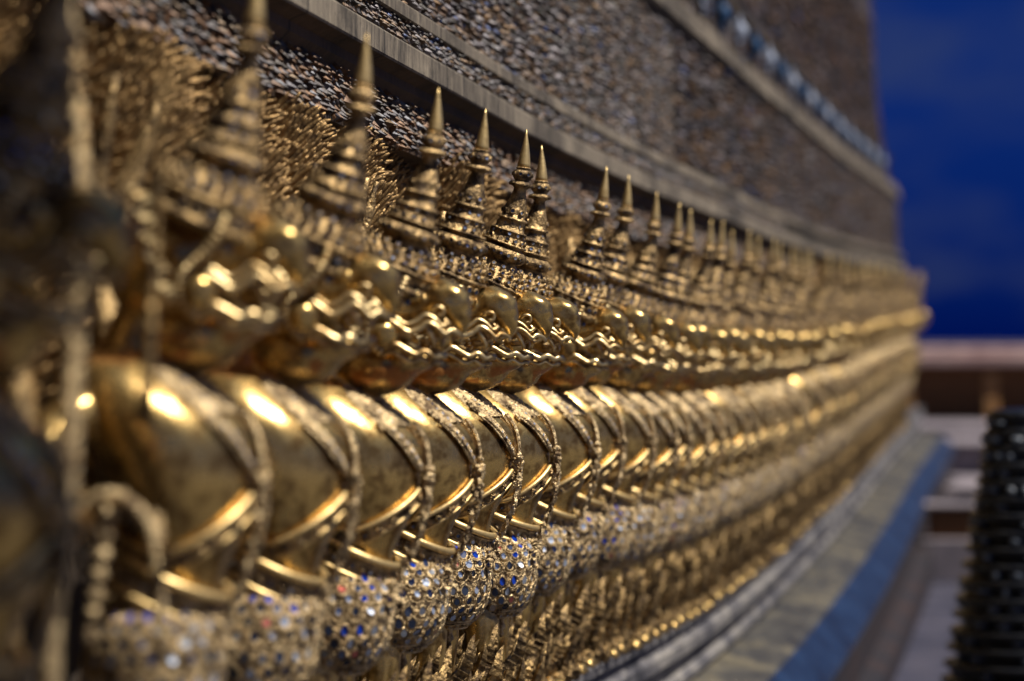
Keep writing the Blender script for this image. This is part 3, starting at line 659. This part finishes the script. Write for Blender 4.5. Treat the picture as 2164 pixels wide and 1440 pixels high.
# ------------------------------------------------------------------ ornaments standing free at the near gap
X, Y, Z, L = [float(a) for a in path(5.95)]
pole = empty('serpent_post', (X-.035, Y-.1, Z-ZB)); setp(pole, 'tall slender gilded serpent post, blurred, standing upright near the left edge', 'post')
mb = MB(); pts = cat([(-.03, 0, 0), (-.045, 0, .12), (-.03, .01, .26), (-.02, 0, .42), (-.004, 0, .56), (.004, .0, .70), (.012, 0, .82), (.006, 0, .95), (.0, 0, 1.08)], 5)
tube(mb, pts, [.0125 if i < 30 else .0125-.0010*(i-30) for i in range(len(pts))], 12)
for i in range(1, len(pts)-3, 1):
    for q in (0, 2.1, 4.2): leaf(mb, pts[i], (math.cos(q+i), math.sin(q+i), 1.2), (math.cos(q+i), math.sin(q+i), 0), .02, .012, .1, .5, 5, 0, 1, 0)
mb.build('scaled_body', G_OR, pole)
mb = MB()
ellipsoid(mb, (.01, 0, .84), (.028, .028, .009)); ellipsoid(mb, (.01, 0, .853), (.019, .019, .010)); mb.build('collar_ring', G_CR, pole)
mb = MB(); tube(mb, cat([(.015, 0, .74), (.04, .02, .84), (.07, .04, .91), (.10, .06, .99)], 5), [.012-.0007*i for i in range(16)], 8)
tube(mb, cat([(.06, .06, .62), (.065, .08, .78), (.07, .09, .98)], 5), [.009-.0007*i for i in range(11)], 8); mb.build('flame_tail', G_LEAF, pole)
# hanging finial in the dark gap
fin = empty('hanging_finial', (X-.04, Y+.12, Z-.12)); setp(fin, 'small gilded knotted finial hanging in the dark gap beside the blurred second statue', 'ornament')
mb = MB(); tube(mb, cat([(-.10, 0, -.02), (-.075, 0, .05), (-.03, 0, .10), (.02, 0, .075), (.035, 0, .0), (.04, 0, -.08)], 5), .007, 8)
for i in range(12): leaf(mb, (-.07+.01*i, 0, .08-.0015*(i-5)**2), (random.uniform(-1, 1), random.uniform(-1, 1), .8), (0, 1, 0), .03, .016, .3)
mb.build('arch_bracket', G_OR, fin)
mb = MB(); 
for i in range(7): ellipsoid(mb, (-.025-.003*i, 0, .08-.022*i), (.014-.001*i, .014-.001*i, .012), 10, 6)
mb.build('knotted_drop', G_OR, fin)
# ------------------------------------------------------------------ ground and background
GZ = -1.55
def box(mb, a, b, mi=0):
    (x0, y0, z0), (x1, y1, z1) = a, b
    mb.add([(x0, y0, z0), (x1, y0, z0), (x1, y1, z0), (x0, y1, z0), (x0, y0, z1), (x1, y0, z1), (x1, y1, z1), (x0, y1, z1)],
           [(0, 3, 2, 1), (4, 5, 6, 7), (0, 1, 5, 4), (1, 2, 6, 5), (2, 3, 7, 6), (3, 0, 4, 7)], mi, False)
mb = MB(); mb.add([(-900, -900, GZ), (900, -900, GZ), (900, 1500, GZ), (-900, 1500, GZ)], [(0, 1, 2, 3)], 0, False)
g = mb.build('ground', S_GROUND); setp(g, kind='structure')
mb = MB(); mb.add([(-.32, 4, GZ+.004), (.02, 4, GZ+.004), (.02, 19.5, GZ+.004), (-.32, 19.5, GZ+.004)], [(0, 1, 2, 3)], 0, False)  # dark strip stands in for a shadow lying on the paving
g = mb.build('floor_shadow', S_NAVY); setp(g, kind='structure')
def bevel(o, w_=.02):
    md = o.modifiers.new('bevel', 'BEVEL'); md.width = w_; md.segments = 2
st = empty('stone_steps', (0, 25, GZ)); setp(st, 'grey mauve stone steps crossing behind the end of the temple base', 'steps')
for i, (y, h) in enumerate(((-1.0, .28), (1.2, .58), (3.2, .66))):
    mb = MB(); box(mb, (-3.2, y, 0), (3.5, y+2.1, h)); box(mb, (-3.2, y-.06, h+.002), (3.5, y+2.1, h+.05)); bevel(mb.build('step', S_GREY, st))
tw = empty('terrace_wall', (0, 31, GZ)); setp(tw, 'low orange brown terrace wall with pinkish cap under the blue sky', 'wall')
mb = MB(); box(mb, (-6, 0, 0), (6, .5, 1.28)); 
for i in range(14): box(mb, (-6+.9*i, -.05, .2), (-5.85+.9*i, -.002, 1.2))
bevel(mb.build('wall_body', S_ORANGE, tw))
mb = MB(); box(mb, (-6.05, -.10, 1.282), (6.05, .6, 1.40)); box(mb, (-6.05, -.05, 1.402), (6.05, .55, 1.48)); bevel(mb.build('cap', S_PINK, tw))
ob = empty('orange_box', (-.02, 18.5, GZ)); setp(ob, 'small orange stone block standing low on the paving below the steps', 'block')
mb = MB(); box(mb, (-.16, 0, .28), (.2, .3, .47)); bevel(mb.build('block_body', S_ORANGE, ob))
mb = MB(); box(mb, (-.2, -.04, .0), (.24, .34, .278)); box(mb, (-.19, -.03, .472), (.23, .33, .50)); bevel(mb.build('block_base', S_GREY, ob))
# dark tiered post at lower right
tp = empty('tiered_post', (.215, 9.6, GZ)); setp(tp, 'dark tiered post with rows of greyish beads rising at the lower right edge', 'post')
LG = simple('dark_lacquer', (.006, .006, .007), .30); BG = simple('grey_glazed_bead', (.10, .115, .14), .25)
mb = MB(); vs = []; nt_ = 24; zz = []
for i in range(nt_):
    z = .055*i; rad = .335-.0098*i
    zz += [(z, rad*.84), (z+.018, rad*.86), (z+.030, rad), (z+.042, rad*1.0), (z+.0545, rad*.84)]
zz += [(1.322, .07), (1.326, .002)]
for z, rad in zz:
    for j in range(32): vs.append((rad*math.cos(2*math.pi*j/32), rad*math.sin(2*math.pi*j/32), z))
mb.add(vs, grid_faces(len(zz), 32)); sh_ = mb; mb = MB()
for i in range(nt_):
    z = .055*i+.012; rad = (.335-.0098*i)*.87; n_ = 15
    for j in range(n_):
        q = 2*math.pi*(j+.5*(i % 2)+random.uniform(-.12, .12))/n_
        if random.random() < .3: continue
        ellipsoid(mb, (rad*math.cos(q), rad*math.sin(q), z), (.026*random.uniform(.6, 1.3), .030*random.uniform(.6, 1.3), .014*random.uniform(.6, 1.4)), 8, 6)
mb.m = [1]*len(mb.m); join(sh_, mb); sh_.build('tiered_shaft', [LG, BG], tp)
mb = MB(); box(mb, (-.31, -.31, 0), (.31, .31, .05)); bevel(mb.build('footing', S_NAVY, tp), .01)
scene.cycles.use_denoising = True
